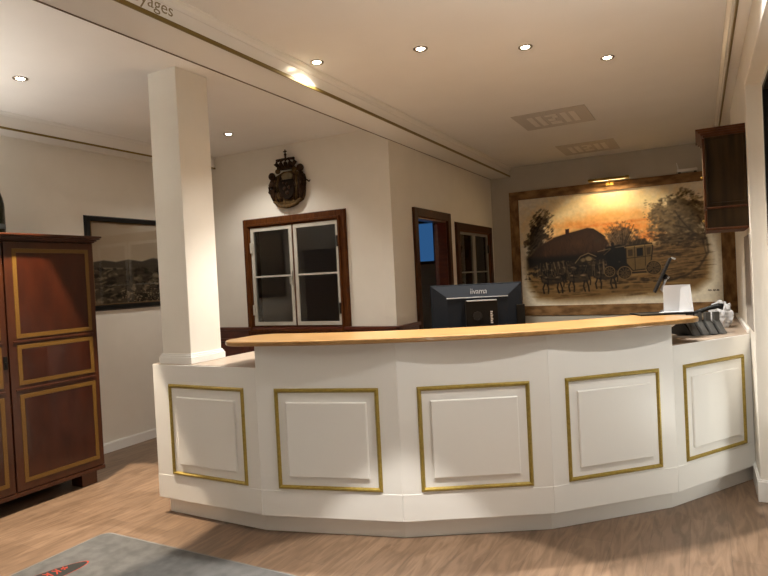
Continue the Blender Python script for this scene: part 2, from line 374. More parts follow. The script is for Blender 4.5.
# window_4: tall dark window in the niche on the right
w4 = sroot('window_4', (.40,(gy0+gy1)/2,.02))
Mg = Matrix(((0,-1,0,.40),(1,0,0,0),(0,0,1,0),(0,0,0,1)))
MB().frame(gy0,gy1,.02,gz1,.06,.03,-.03,Mg,.006).build('window_frame', M_hinge, w4)
MB().box((gy0+.06,-.004,.08),(gy1-.06,.004,gz1-.06),Mg).build('pane', M_glass, w4)
MB().box((gy0+1.52,-.03,.08),(gy0+1.58,.03,gz1-.06),Mg).build('window_post', M_hinge, w4)
MB().frame(gy0-.02+.02,gy1,.135,gz1,.035,.0,-.022,Matrix(((0,-1,0,.368),(1,0,0,0),(0,0,1,0),(0,0,0,1))),.004).build('window_lining', M_deskp, w4)

# ------------------------------------------------------------------ reception counter
CC = Vector((-2.798,6.163)); R0 = 3.414
ANG = [math.radians(a) for a in (-98.08,-83.1,-68.3,-53.8,-39.5,-25.65)]
def pol(a, r): return Vector((CC.x+r*math.cos(a), CC.y+r*math.sin(a)))
PT = [pol(a,R0) for a in ANG]
PT[5] = Vector((.2825,4.684)); PT[0] = Vector((-3.262,2.783)); PT[1] = Vector((-2.375,2.777))
ZK, ZU, TH = .11, 1.135, .36
rc = thing('reception_counter', 'curved white reception counter with five gold framed panels', 'reception counter', (-1.2,3.4,0))
# plinth
outer = [pol(a,R0-.05) for a in ANG]; outer[0] += Vector((.05,0)); outer[5] = Vector((.27,4.735))
inner = [pol(a,R0-TH) for a in ANG]; inner[0] += Vector((.05,0)); inner[5] = Vector((.27,5.0))
pl = MB()
for i in range(5): pl.prism([outer[i],outer[i+1],inner[i+1],inner[i]], 0, ZK)
pl.build('plinth', M_deskp, rc)
for i in range(5):
    a, b = PT[i], PT[i+1]; t = (b-a).normalized(); n = Vector((t.y,-t.x)); L = (b-a).length
    low = i in (0,4); zt = LT-.004 if low else ZU
    qi, qj = pol(ANG[i],R0-TH), pol(ANG[i+1],R0-TH)
    if i == 0: qi = Vector((-3.262,3.12))
    if i == 4: qj = Vector((.2825,5.02))
    sec = MB().prism([a,b,qj,qi], ZK, zt)
    F = Matrix(((t.x,-n.x,0,a.x),(t.y,-n.y,0,a.y),(0,0,1,0),(0,0,0,1)))   # local x along facet, local -y outwards
    sec.box((.0005,-.0025,ZK),(L-.0005,.01,.266),F)
    fp = sec.build('front_panel', M_desk, rc, bevel=.0025)
    c = L/2 + (.02 if i == 0 else 0)
    MB().frame(c-.323,c+.323,.274,.877,.028,.002,-.012,F,.010).build('gold_moulding', M_gold, fp)
    rp = MB(); x0, x1, z0, z1 = c-.247, c+.247, .352, .794
    e = .005
    rp.add([(x0,.001,z0),(x1,.001,z0),(x1,.001,z1),(x0,.001,z1),(x0,-.010,z0),(x1,-.010,z0),(x1,-.010,z1),(x0,-.010,z1),
            (x0+e,-.014,z0+e),(x1-e,-.014,z0+e),(x1-e,-.014,z1-e),(x0+e,-.014,z1-e)],
           [(0,1,5,4),(1,2,6,5),(2,3,7,6),(3,0,4,7),(4,5,9,8),(5,6,10,9),(6,7,11,10),(7,4,8,11),(8,9,10,11),(3,2,1,0)], F)
    rp.build('raised_panel', M_desk, fp)
# low worktops at either end
o_ = .004
lw = MB().prism([PT[0]+Vector((.003,.006)), PT[1]+Vector((0,.006)), pol(ANG[1],R0-.1), pol(ANG[1]+.01,R0-.9), Vector((-2.96,3.85)), Vector((-2.96,3.115)), Vector((-3.259,3.115))], LT-.004, LT)
lw.build('worktop', M_lowtop, rc, bevel=.002)
MB().prism([PT[4]+Vector((-.004,.004)), PT[5]+Vector((-.002,.012)), Vector((.2825,6.099)), Vector((-.75,6.099)), Vector((-.75,4.75)), pol(ANG[4],R0-.2)], LT-.004, LT).build('worktop', M_lowtop, rc, bevel=.002)
MB().box((.265,4.70,LT),(.283,6.1,LT+.03)).build('worktop_upstand', M_deskp, rc, bevel=.003)
MB().box((-.74,6.06,0),(.28,6.09,LT-.006)).build('end_panel', M_desk, rc)
MB().box((-2.955,3.80,0),(-2.50,3.83,LT-.006)).build('end_panel', M_desk, rc)
# inner staff desk behind the raised front
ia = [ANG[1]+.16+(ANG[4]-ANG[1]-.22)*k/10 for k in range(11)]
MB().prism([pol(a,R0-TH-.002) for a in ia]+[pol(a,R0-TH-.68) for a in ia[::-1]], .722, .75).build('inner_desktop', M_lowtop, rc)
# wooden bar top: arc with rounded ends
RO, RI = R0+.05, R0-.42
a0, a1 = ANG[1]-.068, ANG[4]+.080
def arc_outline():
    cr = .15; pts = []
    n = 44
    oa = cr/RO
    for k in range(n+1):
        a = a0+oa+(a1-a0-2*oa)*k/n; pts.append(pol(a,RO))
    def corner(ac, s, rr0, outer_side):
        res = []
        for k in range(1,9):
            th = PI/2*k/9
            if outer_side: res.append(pol(ac+s*(cr*math.sin(th))/RO, rr0-cr+cr*math.cos(th)))
            else: res.append(pol(ac+s*(cr*math.cos(th))/RO, rr0+cr-cr*math.sin(th)))
        return res
    pts += corner(a1-oa, 1, RO, True)
    pts += corner(a1-oa, 1, RI, False)
    for k in range(n+1):
        a = a1-oa-(a1-a0-2*oa)*k/n; pts.append(pol(a,RI))
    c2 = corner(a0+oa,-1,RI,False); pts += c2[::-1]
    c1 = corner(a0+oa,-1,RO,True); pts += c1[::-1]
    return pts
ol = arc_outline()
bt = MB().prism(ol, ZU, ZU+.030).build('counter_top', M_top, smooth=False, bevel=.009, seg=3)
tag(bt, 'long curved light wood bar top on the white counter', 'counter top')

# ------------------------------------------------------------------ mahogany cabinet on the left
cab = thing('wardrobe_cabinet', 'tall red mahogany cabinet with ochre inlaid doors on the left', 'cabinet', (-4.58,2.415,0))
CF, CB, y0, y1 = -4.25, -4.93, 1.72, 3.11
MB().box((CB,y0,.10),(CF-.022,y1,1.895)).build('body', M_cab, cab, bevel=.004)
co = MB()
for k,(e,z0_,z1_) in enumerate(((.012,1.895,1.905),(.024,1.905,1.918),(.040,1.918,1.930),(.050,1.930,1.945))):
    co.box((CB,y0-e,z0_),(CF+e,y1+e,z1_))
co.build('cornice', M_cab, cab, bevel=.003)
MB().box((CF-.022,y0,.10),(CF+.003,y1,.128)).build('base_rail', M_cab, cab, bevel=.002)
Mc = Matrix(((0,-1,0,CF),(1,0,0,0),(0,0,1,0),(0,0,0,1)))
for (a, b) in ((1.724,2.408),(2.420,3.106)):
    d = MB().box((a,.0,.135),(b,.021,1.888),Mc).build('door', M_cab, cab, bevel=.003)
    for z0_, z1_ in ((1.205,1.840),(.874,1.158),(.187,.808)):
        MB().frame(a+.055,b-.040,z0_,z1_,.030,.001,-.003,Mc,.001).build('inlay_band', M_inlay, d)
        MB().box((a+.086,-.002,z0_+.031),(b-.071,.001,z1_-.031),Mc).build('veneer_panel', M_mahodoor, d)
    for z in (1.181,.843): MB().box((a+.03,-.006,z-.007),(b-.03,.001,z+.007),Mc).build('rail_bead', M_cab, d, bevel=.002)
    if a < 2:
        MB().box((2.375,-.004,1.0),(2.403,.001,1.09),Mc).tube([(2.389,-.004,1.045),(2.389,-.022,1.045)],[.006,.010],10,Mc).build('door_lock', M_hinge, d)
for yy in (1.76,2.92):
    for xx in (CF-.15,CB+.02):
        MB().box((xx,yy,0),(xx+.13,yy+.13,.10)).build('foot', M_cab, cab, bevel=.004)
# bottle
bo = thing('wine_bottle', 'dark green bottle standing on top of the mahogany cabinet', 'bottle', (-4.5,2.522,1.945))
T = Matrix.Translation((-4.5,2.522,1.945))
MB().lathe([(.055,0),(.060,.006),(.061,.02),(.061,.20),(.059,.235),(.052,.275),(.040,.315),(.028,.355),(.021,.39),(.019,.43),(.019,.50),(.021,.502),(.021,.52),(.018,.522)],32,T).build('bottle_glass', M_bottle, bo, smooth=True)
MB().lathe([(.0613,.05),(.0618,.052),(.0618,.085),(.0613,.087)],32,T).build('bottle_label', M_tag, bo, smooth=True)
MB().lathe([(.0205,.42),(.0215,.425),(.0225,.50),(.0225,.523),(.018,.527)],24,T).build('foil_cap', M_foil, bo, smooth=True)

# ------------------------------------------------------------------ paint routine for the two pictures
def fbm(h, w, sx, sy, oct=4):
    out = np.zeros((h,w)); amp = 1; tot = 0
    for o in range(oct):
        gx, gy = max(2,int(w/sx*2**o)), max(2,int(h/sy*2**o))
        g = rng.random((gy+2,gx+2))
        yy = np.linspace(0,gy,h); xx = np.linspace(0,gx,w); yi = yy.astype(int); xi = xx.astype(int); fy = (yy-yi)[:,None]; fx = (xx-xi)[None]
        fy = fy*fy*(3-2*fy); fx = fx*fx*(3-2*fx)
        a = g[np.ix_(yi,xi)]; b = g[np.ix_(yi,xi+1)]; c = g[np.ix_(yi+1,xi)]; d = g[np.ix_(yi+1,xi+1)]
        out += amp*((a*(1-fx)+b*fx)*(1-fy)+(c*(1-fx)+d*fx)*fy); tot += amp; amp *= .5
    return out/tot
class Canvas:
    def __init__(s, w, h, bg, units):
        s.w, s.h = w, h; s.U = units; s.a = np.empty((h,w,3)); s.a[:] = bg
        s.Y, s.X = np.mgrid[0:h,0:w].astype(float)
        s.X *= units[0]/(w-1); s.Y *= units[1]/(h-1)
        s.n1 = fbm(h,w,14,14); s.n2 = fbm(h,w,40,10); s.n3 = fbm(h,w,6,6,3)
    def mix(s, m, c):
        m = np.clip(m,0,1)[...,None]; s.a = s.a*(1-m)+np.array(c)*m
    def blob(s, x, y, rx, ry, c, al=1, soft=.35, rag=.6, ang=0):
        dx, dy = s.X-x, s.Y-y; ca, sa = math.cos(ang), math.sin(ang)
        u, v = (dx*ca+dy*sa)/rx, (-dx*sa+dy*ca)/ry
        d = np.sqrt(u*u+v*v)+(s.n1-.5)*rag*1.6+(s.n3-.5)*rag
        s.mix(al*np.clip((1-d)/soft,0,1), c)
    def line(s, pts, w, c, al=1):
        r = np.full((s.h,s.w),1e9)
        for (ax,ay),(bx,by) in zip(pts[:-1],pts[1:]):
            dx, dy = bx-ax, by-ay; L = dx*dx+dy*dy+1e-9
            t = np.clip(((s.X-ax)*dx+(s.Y-ay)*dy)/L,0,1)
            r = np.minimum(r, np.hypot(s.X-ax-t*dx, s.Y-ay-t*dy))
        s.mix(al*np.clip(1.3-r/w,0,1), c)
    def poly(s, pts, c, al=1, soft=.7):
        ins = np.zeros((s.h,s.w),bool); n = len(pts); r = np.full((s.h,s.w),1e9)
        for i in range(n):
            (ax,ay),(bx,by) = pts[i], pts[(i+1)%n]
            if ay != by:
                cr = ((ay > s.Y) != (by > s.Y)) & (s.X < (bx-ax)*(s.Y-ay)/(by-ay)+ax); ins ^= cr
            dx, dy = bx-ax, by-ay; L = dx*dx+dy*dy+1e-9; t = np.clip(((s.X-ax)*dx+(s.Y-ay)*dy)/L,0,1)
            r = np.minimum(r, np.hypot(s.X-ax-t*dx, s.Y-ay-t*dy))
        sd = np.where(ins,r,-r)
        s.mix(al*np.clip(.5+sd/soft,0,1), c)
    def ring(s, x, y, rx, ry, w, c, al=1):
        d = np.hypot((s.X-x)/rx,(s.Y-y)/ry); s.mix(al*np.clip(1.4-np.abs(d-1)*min(rx,ry)/w,0,1), c)
    def to_object(s, name, mat_, parent, P0, ux, uz):
        """canvas mesh: P0 = top left, ux across, uz downwards (world vectors)"""
        base = WL[parent.name]; gx = np.linspace(0,1,s.w); gy = np.linspace(0,1,s.h)
        co = (np.array(P0)-np.array(base))[None,None]+gx[None,:,None]*np.array(ux)+gy[:,None,None]*np.array(uz)
        nv = s.w*s.h; me = bpy.data.meshes.new(name); idx = np.arange(nv).reshape(s.h,s.w)
        q = np.stack([idx[:-1,:-1],idx[1:,:-1],idx[1:,1:],idx[:-1,1:]],-1).reshape(-1,4)
        me.vertices.add(nv); me.vertices.foreach_set('co', co.reshape(-1).astype(np.float32))
        me.loops.add(q.size); me.loops.foreach_set('vertex_index', q.reshape(-1).astype(np.int32))
        me.polygons.add(len(q)); me.polygons.foreach_set('loop_start', np.arange(0,q.size,4,dtype=np.int32))
        me.update(); me.validate()
        at = me.color_attributes.new('paint','FLOAT_COLOR','POINT')
        a = np.clip(s.a,0,1); l_ = np.where(a <= .04045, a/12.92, ((a+.055)/1.055)**2.4)
        at.data.foreach_set('color', np.concatenate([l_.reshape(-1,3),np.ones((nv,1))],1).reshape(-1).astype(np.float32))
        me.materials.append(mat_); o = bpy.data.objects.new(name, me); COL.objects.link(o); o.parent = parent; WL[o.name] = base
        return o

# ------------------------------------------------------------------ stage coach painting on the back wall
PX0, PX1, PZ0, PZ1 = -2.172, .243, 1.012, 2.478
pa = thing('stagecoach_painting', 'large painting of a horse-drawn coach at sunset in rough board frame', 'painting', (-.95,YB,.88))
fr = MB()
MB().box((-2.288,YB-.035,PZ1-.006),(.382,YB-.001,2.585)).build('top_board', M_plank, pa, bevel=.003)
MB().box((-2.288,YB-.034,.885),(.382,YB-.001,PZ0+.006)).build('bottom_board', M_plank, pa, bevel=.003)
MB().box((-2.288,YB-.033,PZ0+.006),(PX0+.006,YB-.001,PZ1-.006)).build('side_board', M_plankv, pa, bevel=.003)
MB().box((PX1-.006,YB-.033,PZ0+.006),(.382,YB-.001,PZ1-.006)).build('side_board', M_plankv, pa, bevel=.003)
C1 = Canvas(520,314,lin((.90,.86,.76)),(200,121))
C1.a[:] = (.93,.905,.85)
SK = (C1.X, C1.Y)
# sketch units: 200 wide, 121 high, origin top left
em = lambda x, y, rx, ry: np.clip((1.15-np.sqrt(((C1.X-x)/rx)**2+((C1.Y-y)/ry)**2)-(C1.n1-.5)*.35)/.45,0,1)
C1.mix(em(98,34,94,40)*.85, (.95,.84,.64))
C1.mix(em(102,40,76,20)*.8, (.95,.74,.48))
for x, y, rx, ry, c, al in ((66,33,44,5,(.93,.66,.38),.8),(112,40,40,7,(.95,.60,.28),.9),(96,27,50,4,(.95,.74,.48),.6),(132,52,24,9,(.93,.57,.27),.85),(45,46,24,5,(.90,.66,.44),.7),(36,38,16,4,(.84,.70,.54),.5),(120,14,40,8,(.98,.92,.72),.7),(84,36,30,2.5,(.90,.52,.24),.6),(128,34,26,2.5,(.90,.54,.26),.6)):
    C1.blob(x,y,rx,ry,c,al,1.0,.4,-.03)
# brown ground wash with soft edge
C1.poly([(8,66),(20,58),(60,60),(110,62),(150,58),(186,52),(190,78),(188,98),(176,108),(150,112),(120,112),(80,116),(40,116),(18,113),(9,100),(6,80)], (.50,.40,.26), .92, 9)
for i in range(130):
    x = rng.uniform(12,182); y = rng.uniform(84,113); w = rng.uniform(5,17)
    c = [(.68,.58,.41),(.40,.31,.19),(.58,.46,.28),(.33,.26,.165)][i%4]
    C1.blob(x,y,w,rng.uniform(.8,1.8),c,.55,1,.4,rng.uniform(-.12,.06))
# windswept trees on the left
C1.blob(19,47,12,25,(.28,.235,.175),.9,.4,.5,.25); C1.blob(27,28,8,13,(.36,.305,.23),.8,.5,.6,.5)
for i in range(260):
    t = rng.random(); y = 14+54*t; w = 7+7*math.sin(t*PI*.9)+2*t; x = 21+6*(1-t)-3*t+rng.uniform(-1,1)*w
    c = [(.20,.165,.12),(.30,.25,.185),(.42,.36,.28),(.15,.12,.085),(.52,.45,.36)][i%5]
    C1.blob(x,y,rng.uniform(1.8,4.5),rng.uniform(.7,1.5),c,.6,1,.5,rng.uniform(-.95,-.35))
for i in range(22): x = rng.uniform(12,26); y = rng.uniform(30,62); C1.line([(x,y),(x+rng.uniform(4,10),y-rng.uniform(4,9))],.45,(.14,.11,.08),.6)
# thatched farmhouse
C1.poly([(10,66),(22,54),(38,46),(52,43),(74,38.5),(80,39.5),(90,47),(96,56),(95,70),(60,71),(10,74)], (.25,.18,.125), 1, 2)
C1.poly([(30,50),(52,44),(74,39.5),(84,44),(92,54),(90,62),(60,63),(26,66)], (.35,.25,.17), .7, 8)
C1.blob(62,54,14,6,(.42,.31,.21),.5,1,.4); C1.blob(84,52,6,6,(.30,.28,.22),.5,1,.4)
for i in range(130):
    x = rng.uniform(20,92); y = rng.uniform(44,68); C1.line([(x,y),(x+rng.uniform(-2,2.5),y+rng.uniform(3,7))],.5,[(.19,.135,.09),(.40,.29,.20),(.28,.21,.15)][i%3],.3)
C1.line([(38,46.5),(52,43),(74,38.6),(80,39.6),(92,49)],.8,(.13,.10,.07),.7)
C1.poly([(51,37.5),(55,37.2),(55,43),(51,43.5)],(.25,.14,.09),1,.8)
C1.poly([(8,67),(60,67),(100,65),(112,74),(8,79)],(.13,.105,.075),.9,5)
# grey bushes behind the coach
C1.blob(108,53,18,18,(.42,.35,.27),.85,.4,.5)
for i in range(260):
    a = rng.uniform(0,PI); r = rng.uniform(0,1)**.6; x = 109+19*r*math.cos(a); y = 64-31*r*math.sin(a)
    c = [(.34,.28,.215),(.50,.42,.34),(.62,.54,.45),(.22,.18,.13),(.44,.39,.33)][i%5]; C1.blob(x,y,rng.uniform(.9,2.4),rng.uniform(.7,1.5),c,.6,1,.6,rng.uniform(-1.4,-.2))
for i in range(24): x = rng.uniform(96,122); C1.line([(108,66),(x,rng.uniform(38,50))],.4,(.22,.175,.125),.45)
for i in range(70): C1.blob(rng.uniform(124,142),rng.uniform(44,64),rng.uniform(1,2.8),rng.uniform(.8,1.6),[(.68,.49,.33),(.50,.39,.29),(.58,.46,.36)][i%3],.5,1,.6)
# big tree on the right
C1.blob(164,35,29,23,(.47,.41,.31),.9,.35,.5); C1.blob(172,46,20,18,(.38,.325,.24),.8,.5,.5); C1.blob(147,27,15,11,(.54,.47,.36),.8,.4,.6); C1.blob(160,54,28,9,(.36,.29,.20),.8,.4,.5)
for i in range(620):
    a = rng.uniform(0,2*PI); r = rng.random()**.5; x = 162+28*r*math.cos(a); y = 36+26*r*math.sin(a)-5*(x>165)
    d = (math.sin(x*.42)+math.sin(y*.55+x*.1))*.5
    c = [(.37,.315,.23),(.52,.455,.35),(.28,.235,.165),(.63,.56,.45),(.45,.39,.295),(.56,.50,.40)][int((d+1)*2.4+rng.random()*2)%6]; C1.blob(x,y,rng.uniform(1.2,3.4),rng.uniform(.9,1.9),c,.6,1,.6,rng.uniform(-.7,.5))
for i in range(60): C1.blob(rng.uniform(130,148),rng.uniform(14,36),rng.uniform(1,2.2),rng.uniform(.7,1.3),[(.60,.52,.40),(.50,.42,.31)][i%2],.5,1,.6)
for p in ([(186,72),(183,56),(170,46),(158,42)],[(184,62),(187,48),(180,34)],[(183,56),(168,52),(150,55)],[(172,47),(164,36),(160,28)]): C1.line(p,.9,(.20,.155,.105),.45)
for i in range(110): C1.blob(rng.uniform(138,187),rng.uniform(51,66),rng.uniform(2,6),rng.uniform(.8,1.6),[(.23,.18,.12),(.35,.28,.18),(.19,.15,.10),(.42,.35,.24)][i%4],.6,1,.6,rng.uniform(-.35,.1))
# field and dark lane on the right
for i in range(160): C1.blob(rng.uniform(138,184),rng.uniform(64,97),rng.uniform(4,12),rng.uniform(.6,1.4),[(.40,.32,.205),(.25,.195,.13),(.50,.41,.28),(.21,.165,.11)][i%4],.6,1,.5,rng.uniform(-.2,.0))
C1.line([(138,98),(152,98),(168,93),(180,85),(188,71),(187,58)],1.2,(.15,.12,.085),.45)
C1.blob(60,84,56,11,(.19,.155,.115),.9,.4,.5); C1.blob(100,74,16,14,(.13,.105,.075),.8,.5,.5)
# team of horses with harness
for i in range(60): C1.blob(rng.uniform(9,112),rng.uniform(74,92),rng.uniform(2,6),rng.uniform(1.5,3.5),[(.17,.145,.11),(.24,.20,.155),(.12,.10,.075)][i%3],.85,.5,.8,rng.uniform(-.3,.3))
def horse(x, y, k, tone, lead=0):
    d = tuple(.5*t for t in tone); hi = tuple(min(1,1.9*t+.12) for t in tone)
    C1.blob(x,y,10*k,5.4*k,tone,1,.25,.15); C1.blob(x-7*k,y-1*k,5*k,5*k,tone,1,.25,.15); C1.blob(x+7.5*k,y-1.2*k,4.8*k,5.2*k,tone,1,.25,.15)
    C1.poly([(x-9*k,y-3*k),(x-14.5*k,y-9.5*k),(x-12*k,y-12*k),(x-5*k,y-5*k),(x-5*k,y+1*k)],tone,1,.8)
    C1.poly([(x-12*k,y-12.5*k),(x-14.5*k,y-11.5*k),(x-18.5*k,y-6*k),(x-17*k,y-4.6*k),(x-13*k,y-7*k)],tone,1,.8)
    for (lx,a,b) in ((-8,-2.2,1),(-5.5,1.5,-.5),(7,-1.2,1.6),(9.5,1.6,.4)): C1.line([(x+lx*k,y+3*k),(x+(lx+a)*k,y+8.5*k),(x+(lx+a+b)*k,y+14*k)],.95*k,d,1)
    C1.line([(x-11*k,y-11.5*k),(x-5*k,y-5*k)],.7*k,d,.9); C1.line([(x+11.5*k,y-3*k),(x+13.5*k,y+3*k),(x+13*k,y+7*k)],.8*k,d,.9)
    C1.blob(x+6*k,y-3.6*k,4*k,1.4*k,hi,.7,.7,.3); C1.blob(x-6*k,y-3.8*k,3.2*k,1.2*k,hi,.6,.7,.3); C1.line([(x-4.5*k,y-4.5*k),(x-4*k,y+4.5*k)],.5*k,(.07,.055,.04),.9); C1.line([(x-8*k,y-1.5*k),(x+9*k,y-.5*k)],.4*k,(.07,.055,.04),.9)
for a in ((30,84,.72,(.20,.17,.13)),(52,82,.72,(.24,.20,.16)),(74,81,.72,(.20,.17,.13)),(96,81,.75,(.22,.18,.14)),(34,93,.98,(.26,.22,.17)),(62,92,.98,(.30,.255,.20)),(90,90,.95,(.24,.20,.155))): horse(*a)
for x in (29,37,42,47): C1.line([(x,73),(x+1.2,80)],.9,(.55,.48,.38),.7)
C1.blob(75,71,5,3.5,(.62,.55,.43),.85,.5,.4); C1.blob(68,72,3,3,(.56,.49,.38),.8,.5,.4)
C1.line([(60,75),(66,68),(74,65),(82,69)],.6,(.66,.58,.45),.7)
for i in range(30): x = rng.uniform(14,110); C1.line([(x,rng.uniform(72,80)),(x+rng.uniform(-2,2),rng.uniform(82,90))],.35,(.60,.53,.43),.45)
# driver's box
C1.poly([(92,60),(106,58),(112,62),(113,84),(96,86),(92,74)],(.085,.07,.05),.95,2)
C1.line([(84,64),(100,61),(111,60)],.5,(.62,.55,.44),.7); C1.blob(99,57,2.2,2.6,(.16,.12,.09),.95,.4,.3); C1.blob(99,62,3.2,4.5,(.12,.10,.075),.95,.4,.3); C1.line([(97,62),(90,68)],.5,(.45,.37,.27),.8)
# coach body
C1.blob(124,57,13,4.5,(.24,.195,.135),.95,.35,.4)
for k in range(6): C1.line([(114+4*k,59),(116+4*k,53.5)],.45,(.44,.37,.26),.7)
C1.poly([(112,60),(137,58.5),(138,62),(136,76),(131,85),(118,86),(112,78)],(.46,.385,.255),1,.8)
C1.line([(112,60),(137,58.5),(138,62),(136,76),(131,85),(118,86),(112,78),(112,60)],.6,(.14,.105,.07),1)
C1.line([(111,61.5),(138,60)],.7,(.66,.57,.41),.8); C1.line([(112.5,73),(136,71.5)],.4,(.19,.15,.10),.9); C1.line([(120.5,61),(120.5,85)],.4,(.19,.15,.10),.9); C1.line([(130.5,60),(130.5,84)],.4,(.19,.15,.10),.9)
C1.poly([(122.5,63),(128.5,62.7),(128.5,71),(122.5,71.4)],(.07,.055,.04),1,.6); C1.poly([(114,64),(118.5,63.7),(118.5,70.5),(114,70.8)],(.30,.245,.16),1,.6); C1.poly([(132,63),(136,62.6),(135.4,70),(132,70.4)],(.30,.245,.16),1,.6)
C1.line([(104,84),(116,88),(134,88),(140,84)],.9,(.10,.08,.055),.95)
def wheel(x, y, r):
    C1.blob(x,y,r,r,(.22,.18,.12),.6,.3,.1); C1.ring(x,y,r,r,.55,(.50,.42,.29),1); C1.ring(x,y,r*.86,r*.86,.35,(.10,.08,.055),.9)
    for k in range(5): a = PI*k/5; C1.line([(x-r*.85*math.cos(a),y-r*.85*math.sin(a)),(x+r*.85*math.cos(a),y+r*.85*math.sin(a))],.32,(.45,.37,.25),.9)
    C1.blob(x,y,1.1,1.1,(.12,.09,.06),1,.5,0)
for i in range(70): C1.blob(rng.uniform(12,112),rng.uniform(90,108),rng.uniform(2,5),rng.uniform(.8,1.8),[(.17,.14,.10),(.30,.25,.18),(.46,.38,.27)][i%3],.45,1,.6,rng.uniform(-.4,.3))
for i in range(60): C1.blob(rng.uniform(14,108),rng.uniform(72,92),rng.uniform(.8,2.2),rng.uniform(.6,1.6),[(.48,.42,.34),(.60,.53,.42),(.12,.10,.075)][i%3],.55,1,.5)
wheel(110,88,6.6); wheel(138,84,7.4); wheel(95,86,5.2)
for i in range(24): C1.blob(rng.uniform(96,150),rng.uniform(94,99),rng.uniform(3,8),1.0,(.20,.16,.11),.6,.7,.5)
# signature
for k, (x, w) in enumerate(((188,3.0),(192,2.4),(195,1.8))): C1.line([(x-w/2,109.4),(x-w/4,108.2),(x,109.8),(x+w/4,108.4),(x+w/2,109.3)],.32,(.16,.12,.08),.9)
C1.a = np.clip(C1.a,0,1)**np.array((1.28,1.31,1.36))*1.03
C1.a *= (.97+.06*(C1.n3[...,None]-.5)*2)
C1.to_object('canvas', painted('painting canvas',.55), pa, (PX0,YB-.012,PZ1), (PX1-PX0,0,0), (0,0,PZ0-PZ1))

# ------------------------------------------------------------------ framed print on the left wall
fp_ = thing('framed_print', 'framed sepia landscape print hanging beyond the mahogany cabinet', 'picture', (XL,4.15,1.325))
Mf = Matrix(((0,-1,0,XL),(1,0,0,0),(0,0,1,0),(0,0,0,1)))
MB().frame(3.545,4.755,1.325,2.215,.058,0,-.03,Mf,.012).build('frame', M_hinge, fp_)
MB().frame(3.598,4.702,1.378,2.162,.012,-.001,-.02,Mf,.003).build('gilt_slip', M_inlay, fp_)
C2 = Canvas(220,156,(.60,.55,.46),(110,78)); C2.a[:] = (.60,.54,.46)
C2.mix(np.clip((30-C2.Y)/30,0,1)*.5,(.60,.55,.47))
C2.blob(50,40,70,5,(.66,.61,.50),.9,.6,.3)
C2.poly([(0,38),(12,36),(26,37.5),(40,35),(56,37),(70,33.5),(84,35.5),(110,31),(110,44),(0,43)],(.25,.22,.18),.95,1.2)
C2.poly([(0,45),(40,43),(110,41),(110,78),(0,78)],(.22,.19,.145),.9,4)
for i in range(260):
    x = rng.uniform(0,110); y = rng.uniform(44,77)
    C2.blob(x,y,rng.uniform(1.5,6),rng.uniform(1,3),[(.10,.085,.065),(.17,.145,.11),(.30,.26,.20),(.13,.12,.085),(.50,.44,.35)][i%5],.7,.5,.8)
for i in range(130):
    x = rng.uniform(30,110); y = rng.uniform(64,77)+(-8 if x > 80 else 0)*rng.random(); C2.blob(x,y,.8,.6,[(.66,.60,.50),(.50,.42,.32),(.58,.50,.40)][i%3],.9,.5,.2)
for k in range(14): C2.blob(rng.uniform(2,36),rng.uniform(46,70),5,1,(.52,.46,.36),.6,.6,.5,-.3)
C2.a = np.clip(C2.a*1.12,0,1)
C2.to_object('print', painted('print paper',.7), fp_, (XL+.008,3.603,2.157), (0,1.094,0), (0,0,-.774))
MB().box((3.603,-.014,1.383),(4.697,-.012,2.157),Mf).build('picture_glass', M_glass2, fp_)

# ------------------------------------------------------------------ carved coat of arms
cr = thing('carved_coat_of_arms', 'dark carved wooden coat of arms with crown above the white window', 'wall carving', (-3.73,YW,2.25))
A = Matrix.Translation((-3.712,YW,2.289)) @ Matrix.Diagonal((1.05,1,.905,1))          # local: x right, z up, -y towards the room
def relief(name, poly, d0, d1, m, parent, bev=.006):
    R = A @ Matrix(((1,0,0,0),(0,0,1,0),(0,1,0,0),(0,0,0,1)))   # (x,z,depth) -> (x,depth,z)
    mb = MB(); mb.prism(poly, -d0, -d1, R); return mb.build(name, m, parent, bevel=bev)
mant = [(-.155,.075),(-.165,.10),(-.17,.16),(-.185,.20),(-.195,.27),(-.19,.32),(-.15,.355),(-.10,.375),(-.05,.40),(.05,.40),(.10,.385),(.15,.375),(.195,.345),(.205,.29),(.20,.22),(.195,.16),(.185,.10),(.165,.055),(.125,.035),(.085,.02),(.045,-.0),(0,-.012),(-.045,-.002),(-.09,.022),(-.13,.03),(-.15,.05)]
body = relief('mantle', mant, 0, .035, M_crest2, cr, .008)
for s in (-1,1):
    for k in range(4):   # folds of the mantle
        x = s*(.10+.03*k)
        MB().tube([(x*.80,-.035,.36-.01*k),(x*.92,-.046,.25),(x*.86,-.046,.14),(x*.74,-.038,.06)],[.010,.017,.017,.008],8,A).build('mantle_fold', M_crest2 if k%2 else M_crest, cr, smooth=True)
# central oval shield, pale field above
sh = [(-.062,.30),(.062,.30),(.072,.27),(.070,.18),(.055,.12),(.025,.085),(0,.078),(-.025,.085),(-.055,.12),(-.070,.18),(-.072,.27)]
relief('shield', [(.005+x*1.25,z*1.02-.005) for x,z in sh], .035, .062, M_crest3, cr, .006)
for (x,z,r) in ((-.02,.20,.022),(.035,.21,.02),(.01,.15,.022),(.01,.25,.018),(-.03,.26,.014)): MB().ball((x,-.062,z),(r,.014,r),12,7,A).build('shield_charge', M_crest, cr, smooth=True)
relief('pale_field', [(-.05,.305),(.055,.305),(.075,.345),(.05,.37),(0,.385),(-.05,.37),(-.07,.345)], .034, .046, noisy('pale worn gilding',(.13,.095,.045),(.19,.14,.07),(1,1,1),40,.5), cr, .004)
